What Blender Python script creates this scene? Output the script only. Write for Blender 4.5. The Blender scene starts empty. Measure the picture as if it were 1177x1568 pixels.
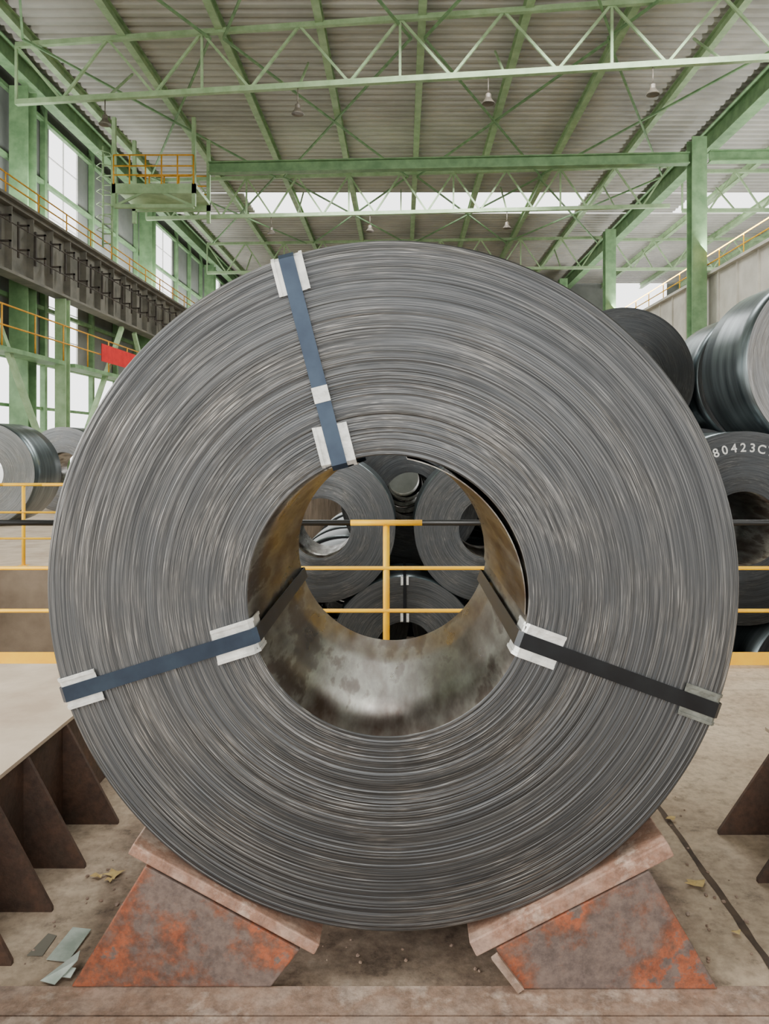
import bpy, bmesh, math, random
from mathutils import Vector, Matrix
random.seed(7)
D=bpy.data; C=bpy.context
sc=C.scene
def link(o): sc.collection.objects.link(o); return o
def srgb(r,g,b):
    f=lambda c:(c/255/12.92) if c/255<=.04045 else ((c/255+.055)/1.055)**2.4
    return (f(r),f(g),f(b),1)
# ------------------------------------------------------------------ materials
def newmat(name):
    m=D.materials.new(name); m.use_nodes=True
    nt=m.node_tree; b=nt.nodes['Principled BSDF']; return m,nt,b
def N(nt,t,**k):
    n=nt.nodes.new(t)
    for a,v in k.items(): setattr(n,a,v)
    return n
def ramp(nt,src,stops):
    r=N(nt,'ShaderNodeValToRGB'); nt.links.new(src,r.inputs[0])
    e=r.color_ramp.elements
    while len(e)<len(stops): e.new(.5)
    for i,(p,c) in enumerate(stops): e[i].position=p; e[i].color=c
    return r.outputs[0]
def mix(nt,f,a,b,mode='MIX'):
    m=N(nt,'ShaderNodeMix',data_type='RGBA',blend_type=mode)
    for i,v in ((0,f),(6,a),(7,b)):
        if hasattr(v,'links'): nt.links.new(v,m.inputs[i])
        else: m.inputs[i].default_value=v
    return m.outputs[2]
def math_(nt,op,a,b=None):
    m=N(nt,'ShaderNodeMath',operation=op)
    for i,v in enumerate((a,b)):
        if v is None: continue
        if hasattr(v,'links'): nt.links.new(v,m.inputs[i])
        else: m.inputs[i].default_value=v
    return m.outputs[0]
def noise(nt,vec,scale,detail=4,rough=.55):
    n=N(nt,'ShaderNodeTexNoise'); n.inputs['Scale'].default_value=scale
    n.inputs['Detail'].default_value=detail; n.inputs['Roughness'].default_value=rough
    nt.links.new(vec,n.inputs['Vector']); return n.outputs[0]
def simple(name,c1,c2=None,scale=4,rough=.6,metal=0,bump=0,bscale=40,stretch=(1,1,1)):
    m,nt,b=newmat(name)
    tc=N(nt,'ShaderNodeTexCoord'); mp=N(nt,'ShaderNodeMapping'); mp.inputs['Scale'].default_value=stretch
    nt.links.new(tc.outputs['Object'],mp.inputs[0]); v=mp.outputs[0]
    c2=c2 or tuple(min(1,x*.75) for x in c1[:3])+(1,)
    col=ramp(nt,noise(nt,v,scale,5,.6),[(.35,c2),(.65,c1)])
    nt.links.new(col,b.inputs['Base Color'])
    b.inputs['Roughness'].default_value=rough; b.inputs['Metallic'].default_value=metal
    if bump:
        bp=N(nt,'ShaderNodeBump'); bp.inputs['Strength'].default_value=bump; bp.inputs['Distance'].default_value=.01
        nt.links.new(noise(nt,v,bscale,4),bp.inputs['Height']); nt.links.new(bp.outputs[0],b.inputs['Normal'])
    return m
def coil_face(name,dark,mid,light,rough=.42,metal=.75,fine=1.0):
    m,nt,b=newmat(name)
    tc=N(nt,'ShaderNodeTexCoord'); sp=N(nt,'ShaderNodeSeparateXYZ'); nt.links.new(tc.outputs['Object'],sp.inputs[0])
    uv=N(nt,'ShaderNodeSeparateXYZ'); nt.links.new(tc.outputs['UV'],uv.inputs[0]); t=uv.outputs[0]
    cb=N(nt,'ShaderNodeCombineXYZ'); nt.links.new(sp.outputs[0],cb.inputs[0]); nt.links.new(sp.outputs[2],cb.inputs[2])
    nm=N(nt,'ShaderNodeVectorMath',operation='NORMALIZE'); nt.links.new(cb.outputs[0],nm.inputs[0])
    s2=N(nt,'ShaderNodeSeparateXYZ'); nt.links.new(nm.outputs[0],s2.inputs[0])
    def ring(kt,ka,det,ro):
        c=N(nt,'ShaderNodeCombineXYZ')
        nt.links.new(math_(nt,'MULTIPLY',t,kt),c.inputs[0])
        nt.links.new(math_(nt,'MULTIPLY',s2.outputs[0],ka),c.inputs[1])
        nt.links.new(math_(nt,'MULTIPLY',s2.outputs[2],ka),c.inputs[2])
        return noise(nt,c.outputs[0],1,det,ro)
    n1=ring(470*fine,1.0,2,.6)      # individual winding lines
    n2=ring(560*fine,6.5,2,.6)      # short scuffs on single wraps
    n3=ring(6,2.0,3,.6)             # broad patches
    n5=ring(90,.6,3,.6)             # groups of wraps
    c=ramp(nt,n1,[(.28,dark),(.50,mid),(.74,tuple((a*2+b_)/3 for a,b_ in zip(mid,light)))])
    scm=ramp(nt,n2,[(.55,g(0)),(.72,g(1))])
    pat=ramp(nt,n3,[(.42,g(.08)),(.66,g(1))])
    msk=mix(nt,1,scm,pat,'MULTIPLY')
    c=mix(nt,msk,c,light)
    drk=ramp(nt,n2,[(.28,g(.55)),(.44,g(1))]); c=mix(nt,.55,c,drk,'MULTIPLY')
    bands=ramp(nt,n5,[(.35,g(.88)),(.6,g(1))]); c=mix(nt,1,c,bands,'MULTIPLY')
    warm=ramp(nt,n3,[(.42,(.96,.98,1,1)),(.68,(1.0,.97,.93,1))])
    c=mix(nt,1,c,warm,'MULTIPLY')
    nt.links.new(c,b.inputs['Base Color'])
    b.inputs['Metallic'].default_value=metal
    tg=N(nt,'ShaderNodeTangent',direction_type='RADIAL',axis='Y'); nt.links.new(tg.outputs[0],b.inputs['Tangent'])
    b.inputs['Anisotropic'].default_value=.75
    rr=ramp(nt,n2,[(.3,(rough+.08,)*3+(1,)),(.7,(rough-.06,)*3+(1,))]); nt.links.new(rr,b.inputs['Roughness'])
    bp=N(nt,'ShaderNodeBump'); bp.inputs['Strength'].default_value=.6; bp.inputs['Distance'].default_value=.0009
    nt.links.new(math_(nt,'ADD',n1,n5),bp.inputs['Height']); nt.links.new(bp.outputs[0],b.inputs['Normal'])
    return m
def rusty(name,base,rust,pale,sc_=4.5,w=(.40,.52,.60,.68),dk=.6):
    m,nt,b=newmat(name)
    tc=N(nt,'ShaderNodeTexCoord'); v=tc.outputs['Object']
    c=ramp(nt,noise(nt,v,sc_,8,.7),[(w[0],base),(w[1],rust),(w[2],pale),(w[3],base)])
    f=ramp(nt,noise(nt,v,45,5,.7),[(.35,(dk,dk,dk,1)),(.6,(1,1,1,1))])
    c=mix(nt,.8,c,f,'MULTIPLY')
    f2=ramp(nt,noise(nt,v,11,6,.75),[(.36,(.72,.72,.74,1)),(.5,(1,1,1,1)),(.66,(1.12,1.1,1.08,1))])
    c=mix(nt,1,c,f2,'MULTIPLY')
    nt.links.new(c,b.inputs['Base Color']); b.inputs['Roughness'].default_value=.7; b.inputs['Metallic'].default_value=.1
    bp=N(nt,'ShaderNodeBump'); bp.inputs['Strength'].default_value=.4; bp.inputs['Distance'].default_value=.005
    nt.links.new(noise(nt,v,60,5,.7),bp.inputs['Height']); nt.links.new(bp.outputs[0],b.inputs['Normal'])
    return m
g=lambda v:(v,v,v,1)
M_face=coil_face('coil_edge_steel',srgb(50,51,52),srgb(84,85,86),srgb(190,187,182))
M_face2=coil_face('coil_edge_dark',srgb(38,40,41),srgb(60,62,63),srgb(104,104,103),fine=.5)
M_faceb=coil_face('coil_edge_mid',srgb(52,54,55),srgb(80,82,83),srgb(146,144,141),fine=.5)
M_side=simple('coil_outer_sheet',srgb(130,140,142),srgb(72,80,83),scale=2,rough=.32,metal=.85,stretch=(.3,3,.3))
def bore_mat():
    m,nt,b=newmat('coil_bore_sheet')
    tc=N(nt,'ShaderNodeTexCoord'); mp=N(nt,'ShaderNodeMapping'); mp.inputs['Scale'].default_value=(2.6,.5,2.6)
    nt.links.new(tc.outputs['Object'],mp.inputs[0]); v=mp.outputs[0]
    c=ramp(nt,noise(nt,v,2.4,5,.62),[(.36,srgb(96,82,72)),(.48,srgb(132,126,118)),(.56,srgb(158,156,146)),(.60,srgb(120,112,104)),(.7,srgb(104,90,80))])
    st=ramp(nt,noise(nt,v,9,5,.7),[(.35,g(.75)),(.6,g(1))]); c=mix(nt,.7,c,st,'MULTIPLY')
    nt.links.new(c,b.inputs['Base Color']); b.inputs['Metallic'].default_value=.85
    r=ramp(nt,noise(nt,v,3.5,3,.6),[(.35,g(.26)),(.65,g(.46))]); nt.links.new(r,b.inputs['Roughness'])
    return m
M_bore=bore_mat()
M_green=simple('painted_green_steel',srgb(166,192,148),srgb(136,164,120),scale=3,rough=.55)
M_green2=simple('painted_green_steel_dark',srgb(126,160,114),srgb(98,132,90),scale=3,rough=.55)
M_yel=simple('yellow_paint',srgb(255,202,0),srgb(248,184,0),scale=6,rough=.5)
M_orail=simple('dusty_orange_paint',srgb(225,165,35),srgb(195,135,28),scale=6,rough=.6)
M_blk=simple('black_paint',srgb(28,28,28),srgb(18,18,18),rough=.4)
M_brk=simple('bracket_dark',srgb(66,58,50),srgb(48,42,36),rough=.6)
M_joint=simple('floor_joint_dirt',srgb(92,76,62),srgb(66,54,44),scale=12,rough=.95)
M_roof=simple('corrugated_roof_sheet',srgb(186,184,174),srgb(162,160,152),scale=.6,rough=.55,metal=.1)
M_clad=simple('wall_cladding_grey',srgb(128,132,126),srgb(104,108,102),scale=.8,rough=.7)
M_girder=simple('girder_dark_grey',srgb(120,116,104),srgb(92,90,80),scale=2,rough=.7)
M_beige=simple('girder_beige_panels',srgb(205,200,186),srgb(182,176,162),scale=1.5,rough=.75)
M_strapb=simple('blue_steel_strap',srgb(56,70,86),srgb(42,54,70),scale=9,rough=.32,metal=.5)
M_strapk=simple('black_steel_strap',srgb(30,34,38),srgb(20,22,26),scale=9,rough=.3,metal=.4)
M_pad=simple('edge_protector_zinc',srgb(238,238,232),srgb(196,198,194),scale=25,rough=.32,metal=.25,bump=.25,bscale=60)
M_pad2=simple('edge_protector_dull',srgb(130,134,126),srgb(100,102,96),scale=25,rough=.4,metal=.4,bump=.25,bscale=60)
M_rust=rusty('rusty_plate',srgb(116,100,92),srgb(126,86,68),srgb(166,92,60),3.6,(.46,.52,.57,.60),.55)
M_rustd=rusty('rusty_brown_dark',srgb(80,64,54),srgb(88,66,54),srgb(100,74,58))
M_board=rusty('saddle_pad_plate',srgb(180,150,132),srgb(156,118,98),srgb(198,172,154))
M_strip=rusty('dusty_base_plate',srgb(170,148,132),srgb(150,124,106),srgb(186,166,150))
M_table=simple('dusty_table_top',srgb(208,190,168),srgb(178,158,136),scale=3,rough=.85)
M_conc=simple('pit_concrete',srgb(132,116,98),srgb(92,78,62),scale=1.2,rough=.9,bump=.3)
M_red=simple('red_banner_cloth',srgb(215,30,30),srgb(190,22,22),rough=.7)
M_white=simple('white_marker_paint',srgb(225,225,220),srgb(200,200,196),rough=.7)
M_lamp=simple('lamp_housing',srgb(120,112,100),srgb(90,84,74),rough=.4,metal=.3)
M_scrap=simple('galvanised_scrap',srgb(205,215,206),srgb(160,172,162),scale=12,rough=.35,metal=.3)
M_leaf=simple('dry_leaf',srgb(210,185,120),srgb(170,140,88),scale=20,rough=.8)
M_gnd=simple('outside_ground',srgb(200,200,195),srgb(180,180,175),rough=.9)
def floor_mat():
    m,nt,b=newmat('dusty_concrete_floor')
    tc=N(nt,'ShaderNodeTexCoord'); v=tc.outputs['Object']
    sp=N(nt,'ShaderNodeSeparateXYZ'); nt.links.new(v,sp.inputs[0])
    big=noise(nt,v,1.6,6,.6); fine=noise(nt,v,22,6,.7)
    clean=ramp(nt,big,[(.35,srgb(176,154,130)),(.6,srgb(210,190,164))])
    dirt=ramp(nt,noise(nt,v,4.5,7,.72),[(.34,srgb(96,79,66)),(.48,srgb(136,116,98)),(.6,srgb(170,150,130)),(.7,srgb(190,174,156))])
    ax=math_(nt,'ABSOLUTE',math_(nt,'ADD',sp.outputs[0],.05))
    ax=math_(nt,'ADD',ax,math_(nt,'MULTIPLY',math_(nt,'SUBTRACT',big,.5),.5))
    lane=ramp(nt,ax,[(0.0,g(1)),(.92,g(1)),(1.0,g(0.45))])
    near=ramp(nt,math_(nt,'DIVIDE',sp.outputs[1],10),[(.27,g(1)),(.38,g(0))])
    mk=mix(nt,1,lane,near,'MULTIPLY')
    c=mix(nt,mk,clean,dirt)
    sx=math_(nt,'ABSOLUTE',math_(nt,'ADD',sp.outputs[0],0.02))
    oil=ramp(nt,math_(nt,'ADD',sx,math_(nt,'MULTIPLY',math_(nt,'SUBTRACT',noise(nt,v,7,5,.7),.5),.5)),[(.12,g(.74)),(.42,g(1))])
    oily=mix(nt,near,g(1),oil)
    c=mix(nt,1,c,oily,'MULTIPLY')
    spots=ramp(nt,noise(nt,v,9,5,.78),[(.34,g(.5)),(.44,g(1))]); c=mix(nt,.65,c,spots,'MULTIPLY')
    f=ramp(nt,fine,[(.35,g(.58)),(.58,g(1))]); c=mix(nt,.75,c,f,'MULTIPLY')
    nt.links.new(c,b.inputs['Base Color']); b.inputs['Roughness'].default_value=.85
    bp=N(nt,'ShaderNodeBump'); bp.inputs['Strength'].default_value=.4; bp.inputs['Distance'].default_value=.006
    nt.links.new(fine,bp.inputs['Height']); nt.links.new(bp.outputs[0],b.inputs['Normal'])
    return m
M_floor=floor_mat()
# ------------------------------------------------------------------ mesh helpers
def obj(name,bm,mats,parent=None,smooth=False,loc=(0,0,0)):
    me=D.meshes.new(name); bm.normal_update(); bm.to_mesh(me); bm.free()
    for m in (mats if isinstance(mats,(list,tuple)) else [mats]): me.materials.append(m)
    if smooth:
        for p in me.polygons: p.use_smooth=True
    o=link(D.objects.new(name,me)); o.location=loc
    if parent: o.parent=parent
    return o
def empty(name,loc=(0,0,0)):
    e=link(D.objects.new(name,None)); e.empty_display_size=.1; e.location=loc; return e
def box(bm,x0,x1,y0,y1,z0,z1,mi=0):
    v=[bm.verts.new((x,y,z)) for x in(x0,x1) for y in(y0,y1) for z in(z0,z1)]
    for f in((0,1,3,2),(4,6,7,5),(0,4,5,1),(2,3,7,6),(0,2,6,4),(1,5,7,3)):
        bm.faces.new([v[i] for i in f]).material_index=mi
def beam(bm,p,q,w,h,mi=0,up=(0,0,1)):
    p=Vector(p);q=Vector(q);d=(q-p).normalized();up=Vector(up)
    if abs(d.dot(up))>.98: up=Vector((0,1,0))
    s=d.cross(up).normalized(); u=s.cross(d)
    v=[bm.verts.new(e+s*a*w/2+u*b*h/2) for e in(p,q) for a,b in((-1,-1),(1,-1),(1,1),(-1,1))]
    for f in((3,2,1,0),(4,5,6,7),(0,1,5,4),(1,2,6,5),(2,3,7,6),(3,0,4,7)):
        bm.faces.new([v[i] for i in f]).material_index=mi
def ibeam(bm,p,q,w,h,t=.02,mi=0,up=(0,0,1)):
    p=Vector(p);q=Vector(q);d=(q-p).normalized();upv=Vector(up)
    if abs(d.dot(upv))>.98: upv=Vector((0,1,0))
    s=d.cross(upv).normalized(); u=s.cross(d)
    beam(bm,p,q,t,h-2*t,mi,upv)
    for k in(-1,1):
        o=u*k*(h/2-t/2); beam(bm,p+o,q+o,w,t,mi,upv)
def rod(bm,p,q,r,mi=0,n=10):
    p=Vector(p);q=Vector(q);d=(q-p).normalized();a=Vector((0,0,1))
    if abs(d.z)>.9:a=Vector((0,1,0))
    s=d.cross(a).normalized();u=s.cross(d)
    R=[[bm.verts.new(e+(s*math.cos(2*math.pi*i/n)+u*math.sin(2*math.pi*i/n))*r) for i in range(n)] for e in(p,q)]
    for i in range(n):
        f=bm.faces.new((R[0][i],R[0][(i+1)%n],R[1][(i+1)%n],R[1][i])); f.material_index=mi; f.smooth=True
    bm.faces.new(R[0][::-1]).material_index=mi; bm.faces.new(R[1]).material_index=mi
def prism(bm,poly,y0,y1,mi=0):
    a=[bm.verts.new((x,y0,z)) for x,z in poly]; b=[bm.verts.new((x,y1,z)) for x,z in poly]
    bm.faces.new(a).material_index=mi; bm.faces.new(b[::-1]).material_index=mi
    n=len(poly)
    for i in range(n): bm.faces.new((a[(i+1)%n],a[i],b[i],b[(i+1)%n])).material_index=mi
# ------------------------------------------------------------------ coils (axis Y, origin at front-face centre)
def coil_mesh(name,R,r,W,ox=0,oz=0,rings=24,seg=96,jit=.001,face=M_face,seed=1,side=None):
    rnd=random.Random(seed)
    bm=bmesh.new(); uv=bm.loops.layers.uv.new('UVMap')
    prof=[]
    off=0
    for i in range(rings+1):
        off=off*.7+rnd.uniform(-jit,jit); t=i/rings
        e=0 if 0<i<rings else .002
        prof.append((t,off+e,0))
    def ringv(t,y):
        rad=r+(R-r)*t; cx=ox*(1-t); cz=oz*(1-t)
        return [bm.verts.new((cx+rad*math.cos(2*math.pi*k/seg),y,cz+rad*math.sin(2*math.pi*k/seg))) for k in range(seg)]
    seq=[(t,y,0) for t,y,_ in prof]+[(1,W*.25,1),(1,W*.5,1),(1,W*.75,1)]+[(t,W-y,0) for t,y,_ in prof[::-1]]+[(0,W*.66,2),(0,W*.33,2)]
    rs=[ringv(t,y) for t,y,_ in seq]
    n=len(seq)
    for a in range(n):
        b=(a+1)%n
        ta,tb=seq[a][0],seq[b][0]
        if ta==tb: mi=1 if ta==1 else 2
        else: mi=0
        for k in range(seg):
            f=bm.faces.new((rs[a][k],rs[a][(k+1)%seg],rs[b][(k+1)%seg],rs[b][k])); f.material_index=mi; f.smooth=(mi!=0)
            for l,tt in zip(f.loops,(ta,ta,tb,tb)): l[uv].uv=(tt*(R-r),k/seg)
    bmesh.ops.recalc_face_normals(bm,faces=bm.faces)
    me=D.meshes.new(name); bm.to_mesh(me); bm.free()
    for m in(face,side or M_side,M_bore): me.materials.append(m)
    return me
def ribbon(bm,pts,side,w,th,closed=False,mi=0):
    side=Vector(side).normalized(); P=[Vector(p) for p,_ in pts]; Nn=[Vector(n) for _,n in pts]
    rows=[[bm.verts.new(p+side*s*w/2+n*o) for s,o in((-1,0),(1,0),(1,th),(-1,th))] for p,n in zip(P,Nn)]
    m=len(rows)
    for i in range(m if closed else m-1):
        a,b=rows[i],rows[(i+1)%m]
        for k in range(4): bm.faces.new((a[k],a[(k+1)%4],b[(k+1)%4],b[k])).material_index=mi
    if not closed:
        bm.faces.new(rows[0]).material_index=mi; bm.faces.new(rows[-1][::-1]).material_index=mi
def strap(parent,i,R,r,W,ox,oz,tho,thi,mat,padmat,pads=True,w=.042,padw=.088,tag=None,outpad=None):
    a,b=math.radians(tho),math.radians(thi)
    def pt(rad,ang,cx,cz): return Vector((cx+rad*math.cos(ang),0,cz+rad*math.sin(ang)))
    def loop(e_face,e_rad):
        po=pt(R+e_rad,a,0,0); pi=pt(r-e_rad*1.6,b,ox,oz); rd=(po-pi).normalized()
        F=Vector((0,-1,0))
        return po,pi,rd,F
    def build(name,e_face,e_rad,mt,ww,th):
        po,pi,rd,F=loop(e_face,e_rad); side=rd.cross(F); bm=bmesh.new()
        yf=Vector((0,-e_face,0)); yb=Vector((0,W+e_face,0)); c=Vector((0,.012,0))
        pts=[(pi+yf+rd*.012,F),(po+yf-rd*.012,F),(po+yf+c,rd),(po+yb-c,rd),(po+yb-rd*.012,-F),(pi+yb+rd*.012,-F),(pi+yb-c,-rd),(pi+yf+c,-rd)]
        ribbon(bm,pts,side,ww,th,closed=True); bmesh.ops.recalc_face_normals(bm,faces=bm.faces)
        return obj(name,bm,mt,parent)
    build(f'strap_{i}',.0085,.0085,mat,w,.0016)
    if pads:
        po,pi,rd,F=loop(0,.004); side=rd.cross(F).normalized(); yf=Vector((0,-.0045,0)); bm=bmesh.new()
        # protectors: pressed plate with two raised outer lips, wrapped over the edge
        def plate(base,s1,ln,ww,mi,sk):
            sd=(side+rd*sk).normalized()
            pts=[(base+yf+rd*s1*ln,F),(base+yf+rd*s1*ln*.5,F),(base+yf+rd*s1*.01,F),(base+yf+Vector((0,.012,0)),-rd*s1),(base+Vector((0,.09,0)),-rd*s1)]
            ribbon(bm,pts,sd,ww,.0014,mi=mi)
            for q in(-1,1):
                off=sd*q*(ww/2-.005)
                ribbon(bm,[(p+off+n*.001,n) for p,n in pts],sd,.009,.0035,mi=mi)
        plate(po,-1,.105,padw,1 if outpad else 0,.05)
        plate(pi,1,.115,padw*1.08,0,-.06)
        bmesh.ops.recalc_face_normals(bm,faces=bm.faces)
        obj(f'edge_protector_{i}',bm,[padmat,outpad or padmat],parent)
        if tag:
            bm=bmesh.new(); c=pi+(po-pi)*tag; yy=Vector((0,-.0105,0))
            ribbon(bm,[(c+yy-rd*.022,F),(c+yy+rd*.022,F)],side,w*1.05,.003)
            obj(f'strap_seal_{i}',bm,M_pad,parent)
# main coil
CX,CY,CZ=-.0246,2.08,1.083; R0,r0,W0=.937,.381,1.04; OX,OZ=-.0144,-.026
me=coil_mesh('steel_coil',R0,r0,W0,OX,OZ,rings=190,seg=256,jit=.0007,seed=3)
main=link(D.objects.new('steel_coil',me)); main.location=(CX,CY,CZ)
strap(main,1,R0,r0,W0,OX,OZ,108,110.4,M_strapb,M_pad,tag=.34)
strap(main,2,R0,r0,W0,OX,OZ,198.2,196.5,M_strapb,M_pad)
strap(main,3,R0,r0,W0,OX,OZ,-21,-18,M_strapk,M_pad,outpad=M_pad2)
# loose inner wrap tail inside the bore
bm=bmesh.new(); rows=[]
for k in range(31):
    a=math.radians(-8+k*3.0); s=.003+.009*math.sin(math.pi*k/30)
    rr=r0-.002-s
    rows.append([bm.verts.new((OX+q*math.cos(a),y,OZ+q*math.sin(a))) for q,y in((rr,.004),(rr,W0-.01),(rr-.003,W0-.01),(rr-.003,.004))])
for i in range(30):
    for k in range(4): bm.faces.new((rows[i][k],rows[i][(k+1)%4],rows[i+1][(k+1)%4],rows[i+1][k]))
bm.faces.new(rows[0]); bm.faces.new(rows[-1][::-1]); bmesh.ops.recalc_face_normals(bm,faces=bm.faces)
obj('inner_wrap_tail',bm,M_bore,main,smooth=False)
# ------------------------------------------------------------------ saddle
sad=empty('coil_saddle')
def extr(name,polys,mat):
    bm=bmesh.new()
    for poly,y0,y1 in polys: prism(bm,poly,y0,y1)
    bmesh.ops.recalc_face_normals(bm,faces=bm.faces)
    o=obj(name,bm,mat,sad)
    bv=o.modifiers.new('b','BEVEL'); bv.width=.004; bv.segments=2; bv.limit_method='ANGLE'
    return o
def padboard(sgn,adeg,back,fwd,th):
    a=math.radians(adeg); n=Vector((sgn*math.sin(a),-math.cos(a))); d=Vector((math.cos(a),sgn*math.sin(a)))
    p=Vector((CX,CZ))+n*(R0+.001); A=p+d*back; B=p+d*fwd
    return [tuple(A),tuple(B),tuple(B+n*th),tuple(A+n*th)]
extr('pad_plate_1',[(padboard(-1,28.5,-.285,.285,.032),2.062,3.14)],M_board)
extr('pad_plate_2',[(padboard(1,27,-.25,.345,.044),2.055,3.14)],M_board)
PL=[(-.89,.008),(-.353,.008),(-.275,.108),(-.69,.334)]
PR=[(.303,.008),(.845,.008),(.66,.326),(.25,.117)]
extr('web_plate_1',[(PL,2.064,2.09),(PL,2.5,2.53),(PL,3.0,3.03)],M_rust)
extr('web_plate_2',[(PR,2.056,2.085),(PR,2.5,2.53),(PR,3.0,3.03)],M_rust)
bm=bmesh.new(); box(bm,-1.09,1.15,1.84,1.955,0,.010); box(bm,-1.09,1.15,1.965,2.07,0,.007)
beam(bm,(.245,2.045,.105),(.315,2.045,.014),.012,.02)
obj('base_strip',bm,M_strip,sad)
# ------------------------------------------------------------------ racks left and right
def rack(sgn,xfoot,xtop,h,ys,yend,far):
    e=empty('steel_support_rack')
    bm=bmesh.new()
    for y in ys:
        prism(bm,[(sgn*xtop,h-.012),(sgn*(xtop+.012),h-.012),(sgn*(xtop+.012),0),(sgn*xfoot,0),(sgn*xfoot,.012)],y,y+.014)
    box(bm,*sorted((sgn*(xtop+.012),sgn*(xtop+.03))),ys[0]-.5,yend,0,h-.012)
    bmesh.ops.recalc_face_normals(bm,faces=bm.faces); obj('gusset_plates',bm,M_rustd,e)
    bm=bmesh.new(); box(bm,*sorted((sgn*(xtop-.004),sgn*far)),ys[0]-.5,yend,h-.012,h+.002); obj('top_plate',bm,M_table,e)
    return e
rack(-1,1.1,1.3,.40,[1.92,2.16,2.41,2.66,2.97],3.75,3.4)
rk=rack(1,1.19,1.42,.365,[2.0,2.28,2.57,2.89],3.0,3.4)
bm=bmesh.new(); box(bm,1.385,1.40,2.80,2.86,.16,.26); obj('yellow_tag',bm,M_yel,rk)
# ------------------------------------------------------------------ floor / pit
bm=bmesh.new()
box(bm,-9.7,22,-12,5.25,-2.4,0)
obj('floor',bm,M_floor)
bm=bmesh.new()
box(bm,-9.7,-3.45,9.3,45,-2.1,0); box(bm,-9.7,22,5.25,45,-2.4,-2.1)
obj('floor_pit',bm,M_conc)
bm=bmesh.new(); box(bm,-9.6,-3.5,9.32,45,0,.01); obj('floor_far',bm,M_table)
bm=bmesh.new(); box(bm,-60,-9.9,-12,60,-.2,-.05); box(bm,22.2,60,-12,60,-.2,-.05); obj('ground',bm,M_gnd)
# slab joints: ragged dirt-filled strips
bm=bmesh.new(); rj=random.Random(5)
def joint(x0,y0,x1,y1,w):
    n=60; L=[];Rr=[]
    for k in range(n+1):
        t=k/n; x=x0+(x1-x0)*t; y=y0+(y1-y0)*t
        L.append(bm.verts.new((x-w*rj.uniform(.35,.65),y,.0015))); Rr.append(bm.verts.new((x+w*rj.uniform(.35,.65),y,.0015)))
    for k in range(n): bm.faces.new((L[k],Rr[k],Rr[k+1],L[k+1]))
joint(1.03,1.4,1.05,5.1,.022); joint(.935,3.15,.94,5.1,.014)
obj('floor_joint',bm,M_joint)
# gravel and grit on the floor (one object)
bm=bmesh.new(); rg=random.Random(3)
for k in range(420):
    x=rg.uniform(-1.08,1.15); y=rg.uniform(2.1,3.9); r=rg.uniform(.002,.0075)
    if (-.9<x<-.26 or .24<x<.86) and y<3.1: continue
    m4=Matrix.Translation((x,y,r*.5))@Matrix.Rotation(rg.uniform(0,3),4,'Z')@Matrix.Diagonal((r,r*rg.uniform(.6,1.4),r*.7,1))
    bmesh.ops.create_icosphere(bm,subdivisions=1,radius=1,matrix=m4)
obj('gravel',bm,M_strip)
# ------------------------------------------------------------------ railings
def railing(name,y,x0,x1,posts,zt,z2,z3,bw,kick=True):
    e=empty(name); bm=bmesh.new()
    xs=[x0]
    for p in posts: xs+= [p-.24,p+.24]
    xs.append(x1)
    for i in range(len(xs)-1):
        if xs[i+1]<=xs[i]: continue
        rod(bm,(xs[i],y,zt),(xs[i+1],y,zt),.02,mi=0 if (i%2==1 or not bw) else 1)
    rod(bm,(x0,y,z2),(x1,y,z2),.013); rod(bm,(x0,y,z3),(x1,y,z3),.013)
    for p in posts: rod(bm,(p,y+.012,0),(p,y+.012,zt-.005),.022); box(bm,p-.05,p+.05,y-.03,y+.07,0,.012)
    if kick: box(bm,x0,x1,y-.02,y-.012,0,.085)
    obj('rails',bm,[M_yel,M_blk],e); return e
railing('safety_railing',5.16,-9,9,[-7.9,-6.0,-4.1,-2.0,-.108,1.78,3.7,5.6,7.5],.951,.646,.36,True)
railing('safety_railing',9.4,-9,-3.6,[-8.8,-6.7,-4.64,-3.7],1.0,.66,.34,False,kick=False)
# ------------------------------------------------------------------ background coils
ZP=-2.1
mA=coil_mesh('stack_coil_a',.95,.38,1.2,rings=16,seg=96,face=M_faceb,seed=5)
mB=coil_mesh('stack_coil_b',1.0,.38,1.2,rings=16,seg=96,face=M_face2,seed=6)
mC=coil_mesh('stack_coil_c',1.03,.38,1.3,rings=16,seg=96,face=M_face2,seed=8)
def put(me,x,y,z,straps=False,R=.95,ang=90):
    o=link(D.objects.new('steel_coil',me)); o.location=(x,y,z)
    if straps: strap(o,1,R,.38,1.2,0,0,ang,ang,M_strapk,M_pad,w=.04,padw=.1)
    return o
s=2.14; dz=math.sqrt(1.904**2-(s/2)**2); x0=.03
for i in(-1,0,1): put(mA,x0+i*s,9.8,ZP+.95,i==0,.95)
for i in(-.5,.5): put(mA,x0+i*s,9.8,ZP+.95+dz)
s=2.05; dz=math.sqrt(2.004**2-(s/2)**2)
for x in(2.495,4.545,6.595): put(mB,x,7.9,ZP+1.0)
marked=put(mB,3.52,7.9,ZP+1+dz); put(mB,5.57,7.9,ZP+1+dz)
M_face3=coil_face('coil_edge_bright',srgb(100,100,100),srgb(138,138,138),srgb(200,200,198),fine=.5)
mB2=coil_mesh('stack_coil_d',1.0,.38,1.2,rings=16,seg=96,face=M_face3,seed=11)
put(mB2,4.545,7.9,ZP+1+2*dz)
s=2.1; dz=math.sqrt(2.064**2-(s/2)**2)
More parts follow.
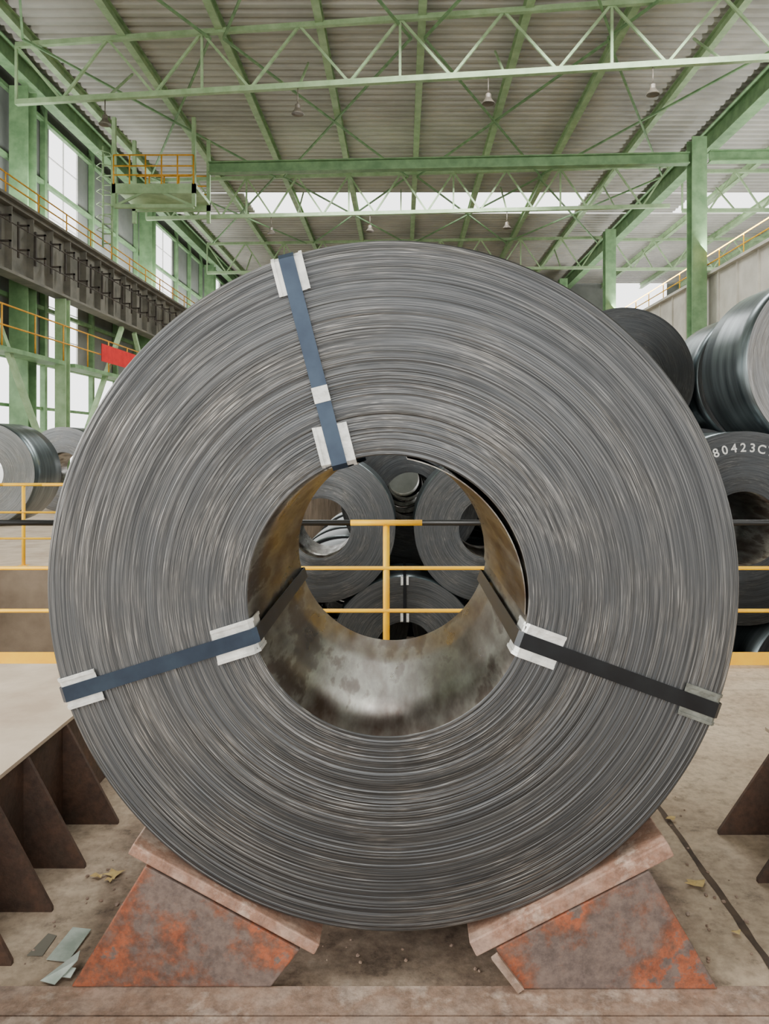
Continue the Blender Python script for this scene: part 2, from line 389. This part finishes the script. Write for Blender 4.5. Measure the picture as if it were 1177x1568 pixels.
for row in range(5):
    y=11.3+row*1.55; jx=random.uniform(-.12,.0) if row else 0
    for i in range(-2,2): put(mC,3.27+jx+i*s,y,ZP+1.03)
    for i in(-1.5,-.5,.5): put(mC,3.27+jx+i*s,y,ZP+1.03+dz)
    put(mC,3.27+jx,y,ZP+1.03+2*dz)
    if row: put(mC,3.27+jx-s,y,ZP+1.03+2*dz)
put(mC,3.27+1.5*s,11.3,ZP+1.03+dz); put(mC,3.27+2*s-.2,11.3,ZP+1.03)
put(mC,3.27+s,11.3,ZP+1.03+2*dz)
mL=coil_mesh('stack_coil_e',.95,.38,1.1,rings=16,seg=96,face=M_face3,seed=12)
for x,y in((-7.65,14.0),(-7.6,17.2),(-5.6,19)): put(mL,x,y,.961)
for k,ch in enumerate('80423CY'):
    cu=D.curves.new('mark','FONT'); cu.body=ch; cu.size=.125; cu.align_x='CENTER'; cu.extrude=.0006; cu.offset=.002
    t=D.objects.new('tmp',cu); link(t); C.view_layer.update()
    me=D.meshes.new_from_object(t); D.objects.remove(t)
    o=link(D.objects.new(f'painted_mark_{k+1}',me)); me.materials.append(M_white); o.parent=marked
    a=math.radians(-21+k*6.6)
    o.location=(.79*math.sin(a),-.004,.79*math.cos(a)); o.rotation_euler=(math.pi/2,a,0)
# ------------------------------------------------------------------ roof
ZR=11.0
def corrug(bm,x0,x1,y0,y1,per=.34,dep=.08):
    y=y0; pts=[]
    while y<y1-.001:
        for dy,z in((0,0),(.13,0),(.17,dep),(.29,dep)):
            if y+dy<=y1: pts.append((y+dy,z))
        y+=per
    prev=None
    for py,z in pts:
        a=bm.verts.new((x0,py,ZR+z)); b=bm.verts.new((x1,py,ZR+z))
        if prev: bm.faces.new((prev[0],prev[1],b,a))
        prev=(a,b)
bm=bmesh.new()
corrug(bm,-9.9,22,-12,28.9); corrug(bm,-9.9,22,31.4,45); corrug(bm,-9.9,-6,28.9,31.4); corrug(bm,7,11,28.9,31.4)
obj('ceiling',bm,M_roof)
bm=bmesh.new()
xb=[0.43+2.25*k for k in range(-4,10)]
for x in xb: ibeam(bm,(x,-12,ZR-.14),(x,45,ZR-.14),.17,.26,.02)
obj('roof_beams',bm,M_green)
bm=bmesh.new(); ibeam(bm,(9.1,-12,ZR-.5),(9.1,45,ZR-.5),.35,.6,.03); ibeam(bm,(-9.2,-12,ZR-.4),(-9.2,45,ZR-.4),.3,.5,.03)
obj('eaves_beams',bm,M_green2)
def truss(ym,xa,xb_,slope,n):
    e=empty('roof_truss'); bm=bmesh.new()
    Y=lambda x: ym-slope*x
    zl,zu=9.4,10.72
    beam(bm,(xa,Y(xa),zl),(xb_,Y(xb_),zl),.12,.12); beam(bm,(xa,Y(xa),zu),(xb_,Y(xb_),zu),.11,.11)
    dx=(xb_-xa)/n
    for i in range(n):
        x=xa+i*dx
        beam(bm,(x,Y(x),zu),(x+dx/2,Y(x+dx/2),zl),.055,.055); beam(bm,(x+dx/2,Y(x+dx/2),zl),(x+dx,Y(x+dx),zu),.055,.055)
        if i%2==0: beam(bm,(x,Y(x),zl),(x,Y(x),zu),.055,.055)
        if i%2: beam(bm,(x,Y(x),zl),(x,Y(x)+1.6,10.7),.045,.045)
    obj('lattice',bm,M_green,e); return e
truss(16.6,-8.9,8.8,.125,8); truss(26,-8.9,8.8,.08,10); truss(34.5,-8.9,8.8,.06,10); truss(8.0,-8.9,8.8,.04,8)
truss(26,9.4,21.8,.02,7); truss(34.5,9.4,21.8,.02,7)
truss(17.2,9.4,21.8,.02,7)
bm=bmesh.new()
for y0,y1 in((17.2,26),(26,34.5),(8,17.2)):
    for x in(-6.4,-1.9,2.6,6.7):
        beam(bm,(x-2.1,y0,10.6),(x+2.1,y1,10.6),.05,.05); beam(bm,(x+2.1,y0,10.62),(x-2.1,y1,10.62),.05,.05)
obj('roof_bracing',bm,M_green2)
bm=bmesh.new(); ibeam(bm,(-5.6,22.3,9.55),(8.1,21.75,9.62),.25,.32,.03); ibeam(bm,(8.62,21.6,9.62),(21.8,21.4,9.7),.25,.32,.03)
obj('cross_girder',bm,M_green2)
lampxy=[(x,16.6-.125*x) for x in(-6.75,-2.3,1.83,5.2)]+[(x,26-.08*x) for x in(-4.5,-1.1,3.5)]
for x,y in lampxy:
    e=empty('high_bay_lamp',(x,y,9.34)); bm=bmesh.new()
    rod(bm,(0,0,0),(0,0,-.36),.014,0,8)
    prev=None
    for r_,z in((.04,-.34),(.06,-.36),(.065,-.44),(.08,-.47),(.14,-.55),(.135,-.565),(.07,-.55)):
        ring=[bm.verts.new((r_*math.cos(a*math.pi/8),r_*math.sin(a*math.pi/8),z)) for a in range(16)]
        if prev:
            for k in range(16): bm.faces.new((prev[k],prev[(k+1)%16],ring[(k+1)%16],ring[k]))
        prev=ring
    bm.faces.new(prev)
    obj('lamp_body',bm,M_lamp,e)
# ------------------------------------------------------------------ columns
def column(x,y,z0,z1,w=.45,mat=M_green):
    bm=bmesh.new(); t=.04
    box(bm,x-w/2,x+w/2,y-w/2,y-w/2+t,z0,z1); box(bm,x-w/2,x+w/2,y+w/2-t,y+w/2,z0,z1); box(bm,x-t/2,x+t/2,y-w/2+t,y+w/2-t,z0,z1)
    box(bm,x-w*.6,x+w*.6,y-w*.6,y+w*.6,z0,z0+.04)
    return obj('steel_column',bm,mat)
for y in(1,10,19,28.3,37.5):
    column(-9.38,y,0,10.3,.46,M_green2)
for y in(10.8,19.9,29.2,38): column(-8.8,y,0.01,5.28,.28)
for y in(21.8,31,40): column(8.35,y,-2.1,10.2,.42,M_green2)
# ------------------------------------------------------------------ left wall
bm=bmesh.new()
wins=[(3.0,5.0),(12.2,14.2),(21.3,23.2),(30.3,32.7),(39.3,41.3)]
XW=-9.8
def panel(y0,y1,z0,z1):
    y=y0
    while y<y1-.01:
        e=min(y+.25,y1); box(bm,XW-.05-(.03 if int(y*4)%2 else 0),XW,y,e,z0,z1); y=e
cur=-12
for a,b in wins+[(45,45)]:
    panel(cur,a,3.7,11)
    if b>a: box(bm,XW-.05,XW,a,b,10.35,11)
    cur=b
box(bm,XW-.05,XW,-12,45,0,.5)
obj('wall_left',bm,M_clad)
bm=bmesh.new()
for z in(3.7,5.2,7.0,8.6,10.3): box(bm,XW+.02,XW+.14,-12,45,z-.05,z+.05)
for y in[-9,-5,-1,3,7,11.2,15.4,17.5,20.8,24.0,26,28,30,33,35,37,39,43]: box(bm,XW+.02,XW+.16,y-.07,y+.07,0,10.9)
for z in(1.3,2.5): box(bm,XW+.02,XW+.08,-12,45,z-.04,z+.04)
obj('wall_frame',bm,M_green2)
for i,(a,b) in enumerate(wins):
    bm=bmesh.new(); n=2
    for k in range(n+1):
        y=a+(b-a)*k/n; box(bm,XW-.04,XW,y-.01,y+.01,3.7,10.35)
    for k in range(9): z=3.7+k*6.65/8; box(bm,XW-.04,XW,a,b,z-.008,z+.008)
    obj(f'window_{i+1}',bm,M_white)
# crane runway girder left
e=empty('crane_runway_girder'); bm=bmesh.new()
box(bm,-9.0,-8.62,-12,45,5.3,5.36); box(bm,-9.0,-8.62,-12,45,6.8,6.88); box(bm,-8.86,-8.8,-12,45,5.36,6.8)
y=-10
while y<45: box(bm,-8.8,-8.64,y,y+.03,5.36,6.8); y+=1.0
box(bm,-9.1,-8.5,-12,45,6.88,6.94)
obj('girder',bm,M_girder,e)
bm=bmesh.new(); y=6
while y<45:
    for z in(5.85,6.4):
        box(bm,-8.62,-8.36,y,y+.04,z,z+.04); box(bm,-8.40,-8.36,y,y+.04,z-.14,z+.04)
    box(bm,-8.62,-8.58,y-.01,y+.05,5.7,6.5)
    y+=.8
for z in(5.73,6.28): rod(bm,(-8.38,4,z),(-8.38,45,z),.015)
obj('busbar_brackets',bm,M_brk,e)
def yrail(name,x,y0,y1,z,h=1.0,parent=None,step=1.5,mat=None,rr=.018):
    bm=bmesh.new()
    for q in(.5,1): rod(bm,(x,y0,z+h*q),(x,y1,z+h*q),rr,n=6)
    y=y0
    while y<=y1+.01: rod(bm,(x,y,z),(x,y,z+h),rr,n=6); y+=step
    return obj(name,bm,mat or M_orail,parent)
yrail('walkway_rail',-8.52,-12,45,6.94,.42,e)
e=empty('side_walkway'); bm=bmesh.new(); box(bm,-9.1,-8.6,15,19.6,3.55,3.65); box(bm,-9.1,-8.6,20.2,27.5,3.55,3.65); obj('deck',bm,M_green2,e)
yrail('walkway_rail',-8.6,15,27,3.65,.9,e,rr=.02)
bm=bmesh.new()
for y in(10.8,19.9,29.2):
    beam(bm,(-8.8,y+.2,.3),(-8.8,y+4.2,5.2),.12,.12); beam(bm,(-8.8,y-.2,.3),(-8.8,y-4.0,5.2),.12,.12)
obj('column_bracing',bm,M_green)
bm=bmesh.new(); box(bm,-8.54,-8.52,21.8,26.0,3.9,4.4); obj('red_banner',bm,M_red,None)
# right crane girder + parapet rail
e=empty('crane_runway_girder'); bm=bmesh.new()
box(bm,8.75,8.8,-12,45,4.7,6.3); box(bm,8.6,9.2,-12,45,6.3,6.38); box(bm,8.6,9.2,-12,45,4.62,4.7)
y=-10
while y<45: box(bm,8.7,8.75,y,y+.04,4.7,6.3); y+=1.2
obj('girder',bm,M_beige,e); yrail('walkway_rail',8.66,-12,45,6.38,.5,e,mat=M_yel)
# maintenance platform + ladder
e=empty('maintenance_platform'); bm=bmesh.new()
box(bm,-8.0,-5.7,21.2,22.8,8.62,8.72); box(bm,-8.0,-5.7,21.15,21.25,8.45,8.72); box(bm,-8.0,-5.7,22.75,22.85,8.45,8.72)
for x in(-7.95,-5.75):
    for y in(21.2,22.8): box(bm,x-.05,x+.05,y-.05,y+.05,8.1,10.55)
beam(bm,(-7.95,21.2,8.1),(-5.75,21.2,8.1),.1,.1); beam(bm,(-7.95,21.2,8.1),(-6.9,21.2,8.6),.06,.06); beam(bm,(-6.9,21.2,8.6),(-5.75,21.2,8.1),.06,.06)
obj('platform_frame',bm,M_green,e)
bm=bmesh.new()
for z in(8.95,9.2,9.5):
    rod(bm,(-7.95,21.15,z),(-5.75,21.15,z),.022,n=6); rod(bm,(-7.95,22.8,z),(-5.75,22.8,z),.022,n=6)
for k in range(6):
    x=-7.95+k*2.2/5; rod(bm,(x,21.15,8.7),(x,21.15,9.5),.022,n=6); rod(bm,(x,22.8,8.7),(x,22.8,9.5),.022,n=6)
obj('platform_rail',bm,M_orail,e)
bm=bmesh.new()
for x in(-8.3,-8.05): rod(bm,(x,21.3,7.0),(x,21.3,9.8),.03,n=6)
for k in range(10): rod(bm,(-8.3,21.3,7.1+k*.27),(-8.05,21.3,7.1+k*.27),.018,n=6)
for k in range(7):
    z=7.4+k*.35; P=[(-8.3,21.3),(-8.36,21.0),(-8.18,20.8),(-8.0,21.0),(-8.05,21.3)]
    for a,b in zip(P,P[1:]): rod(bm,(*a,z),(*b,z),.012,n=5)
obj('cage_ladder',bm,M_green,e)
# ------------------------------------------------------------------ end and right walls
bm=bmesh.new()
def wpanelx(x0,x1,z0,z1,y=45): 
    x=x0
    while x<x1-.01:
        q=min(x+.3,x1); box(bm,x,q,y,y+.05+(.03 if int(x*3.3)%2 else 0),z0,z1); x=q
wpanelx(-9.8,12.2,6,11.1); wpanelx(12.2,15.5,-2.1,8.6); wpanelx(15.5,22,-2.1,11.1); wpanelx(-9.8,-3,3.5,6); wpanelx(-3,12.2,-2.1,6)
obj('wall_back',bm,M_clad)
bm=bmesh.new(); box(bm,22,22.1,-12,45,-2.1,1.0); box(bm,22,22.1,-12,45,4.5,8); box(bm,22,22.1,-12,45,10.2,11.1)
y=-12
while y<45: box(bm,22,22.15,y,y+.4,1.0,10.2); y+=4.5
obj('wall_right',bm,M_clad)
# ------------------------------------------------------------------ debris
def scrap(pts,z,bend):
    bm=bmesh.new(); vs=[bm.verts.new((x,y,z+b)) for (x,y),b in zip(pts,bend)]
    bm.faces.new(vs); o=obj('metal_scrap',bm,M_scrap); md=o.modifiers.new('s','SOLIDIFY'); md.thickness=.002; return o
scrap([(-1.01,2.18),(-.945,2.17),(-.935,2.31),(-.995,2.32)],.006,[0,0,.004,.004])
scrap([(-.985,2.09),(-.94,2.075),(-.90,2.13),(-.91,2.17)],.008,[0,0,.03,.03])
scrap([(-.935,2.10),(-.905,2.095),(-.90,2.12),(-.925,2.125)],.012,[0,0,.01,.01])
scrap([(-1.075,2.2),(-1.03,2.2),(-1.03,2.29),(-1.06,2.3)],.004,[0,0,0,0]).data.materials[0]=M_girder
for x,y,sz in((-.98,2.62,.03),(-1.03,2.6,.02),(.98,2.56,.035),(1.0,2.3,.015),(.9,3.3,.03),(-.98,2.58,.015),(1.05,3.0,.02)):
    bm=bmesh.new(); n=9
    c=bm.verts.new((x,y,.012)); ring=[bm.verts.new((x+sz*(1.4 if k%2 else .8)*math.cos(k*2*math.pi/n),y+sz*(.9 if k%2 else .5)*math.sin(k*2*math.pi/n),.004+random.uniform(0,.012))) for k in range(n)]
    for k in range(n): bm.faces.new((c,ring[k],ring[(k+1)%n]))
    obj('dry_leaf',bm,M_leaf)
# ------------------------------------------------------------------ light
w=D.worlds.new('World'); sc.world=w; w.use_nodes=True
bg=w.node_tree.nodes['Background']; bg.inputs[0].default_value=(1,.995,.98,1); bg.inputs[1].default_value=3.5
def area(name,loc,rot,sx,sy,e,col=(1,1,1)):
    l=D.lights.new(name,'AREA'); l.shape='RECTANGLE'; l.size=sx; l.size_y=sy; l.energy=e; l.color=col
    o=link(D.objects.new(name,l)); o.location=loc; o.rotation_euler=rot
area('overhead_fill_light',(-3,0,10.4),(0,0,0),5,2,400)  # added overhead fill lights; the roof has no skylight openings at these spots
area('overhead_fill_light',(3,14,10.2),(0,0,0),8,2,1100)
area('overhead_fill_light',(0,24,10.2),(0,0,0),8,2,1100)
area('window_daylight',(-9.2,-1,5),(0,math.radians(-75),0),4,9,2600,(1,.98,.94))
# added fill strips without fittings, aimed up to brighten the roof underside
area('roof_fill_light',(-8.6,22,7.3),(0,math.radians(180-50),0),.4,36,1000)
area('roof_fill_light',(8.5,22,7.0),(0,math.radians(180+50),0),.4,36,1500)
area('roof_fill_light',(14,22,7.0),(math.pi,0,0),.4,36,600)
# ------------------------------------------------------------------ camera
cd=D.cameras.new('camera'); cam=link(D.objects.new('camera',cd)); cam.location=(0,0,1.46); cam.rotation_euler=(math.pi/2,0,0)
cd.sensor_fit='AUTO'; cd.sensor_width=36; cd.lens=27; cd.shift_x=-.01745; cd.shift_y=-.0635; cd.clip_end=300
sc.camera=cam
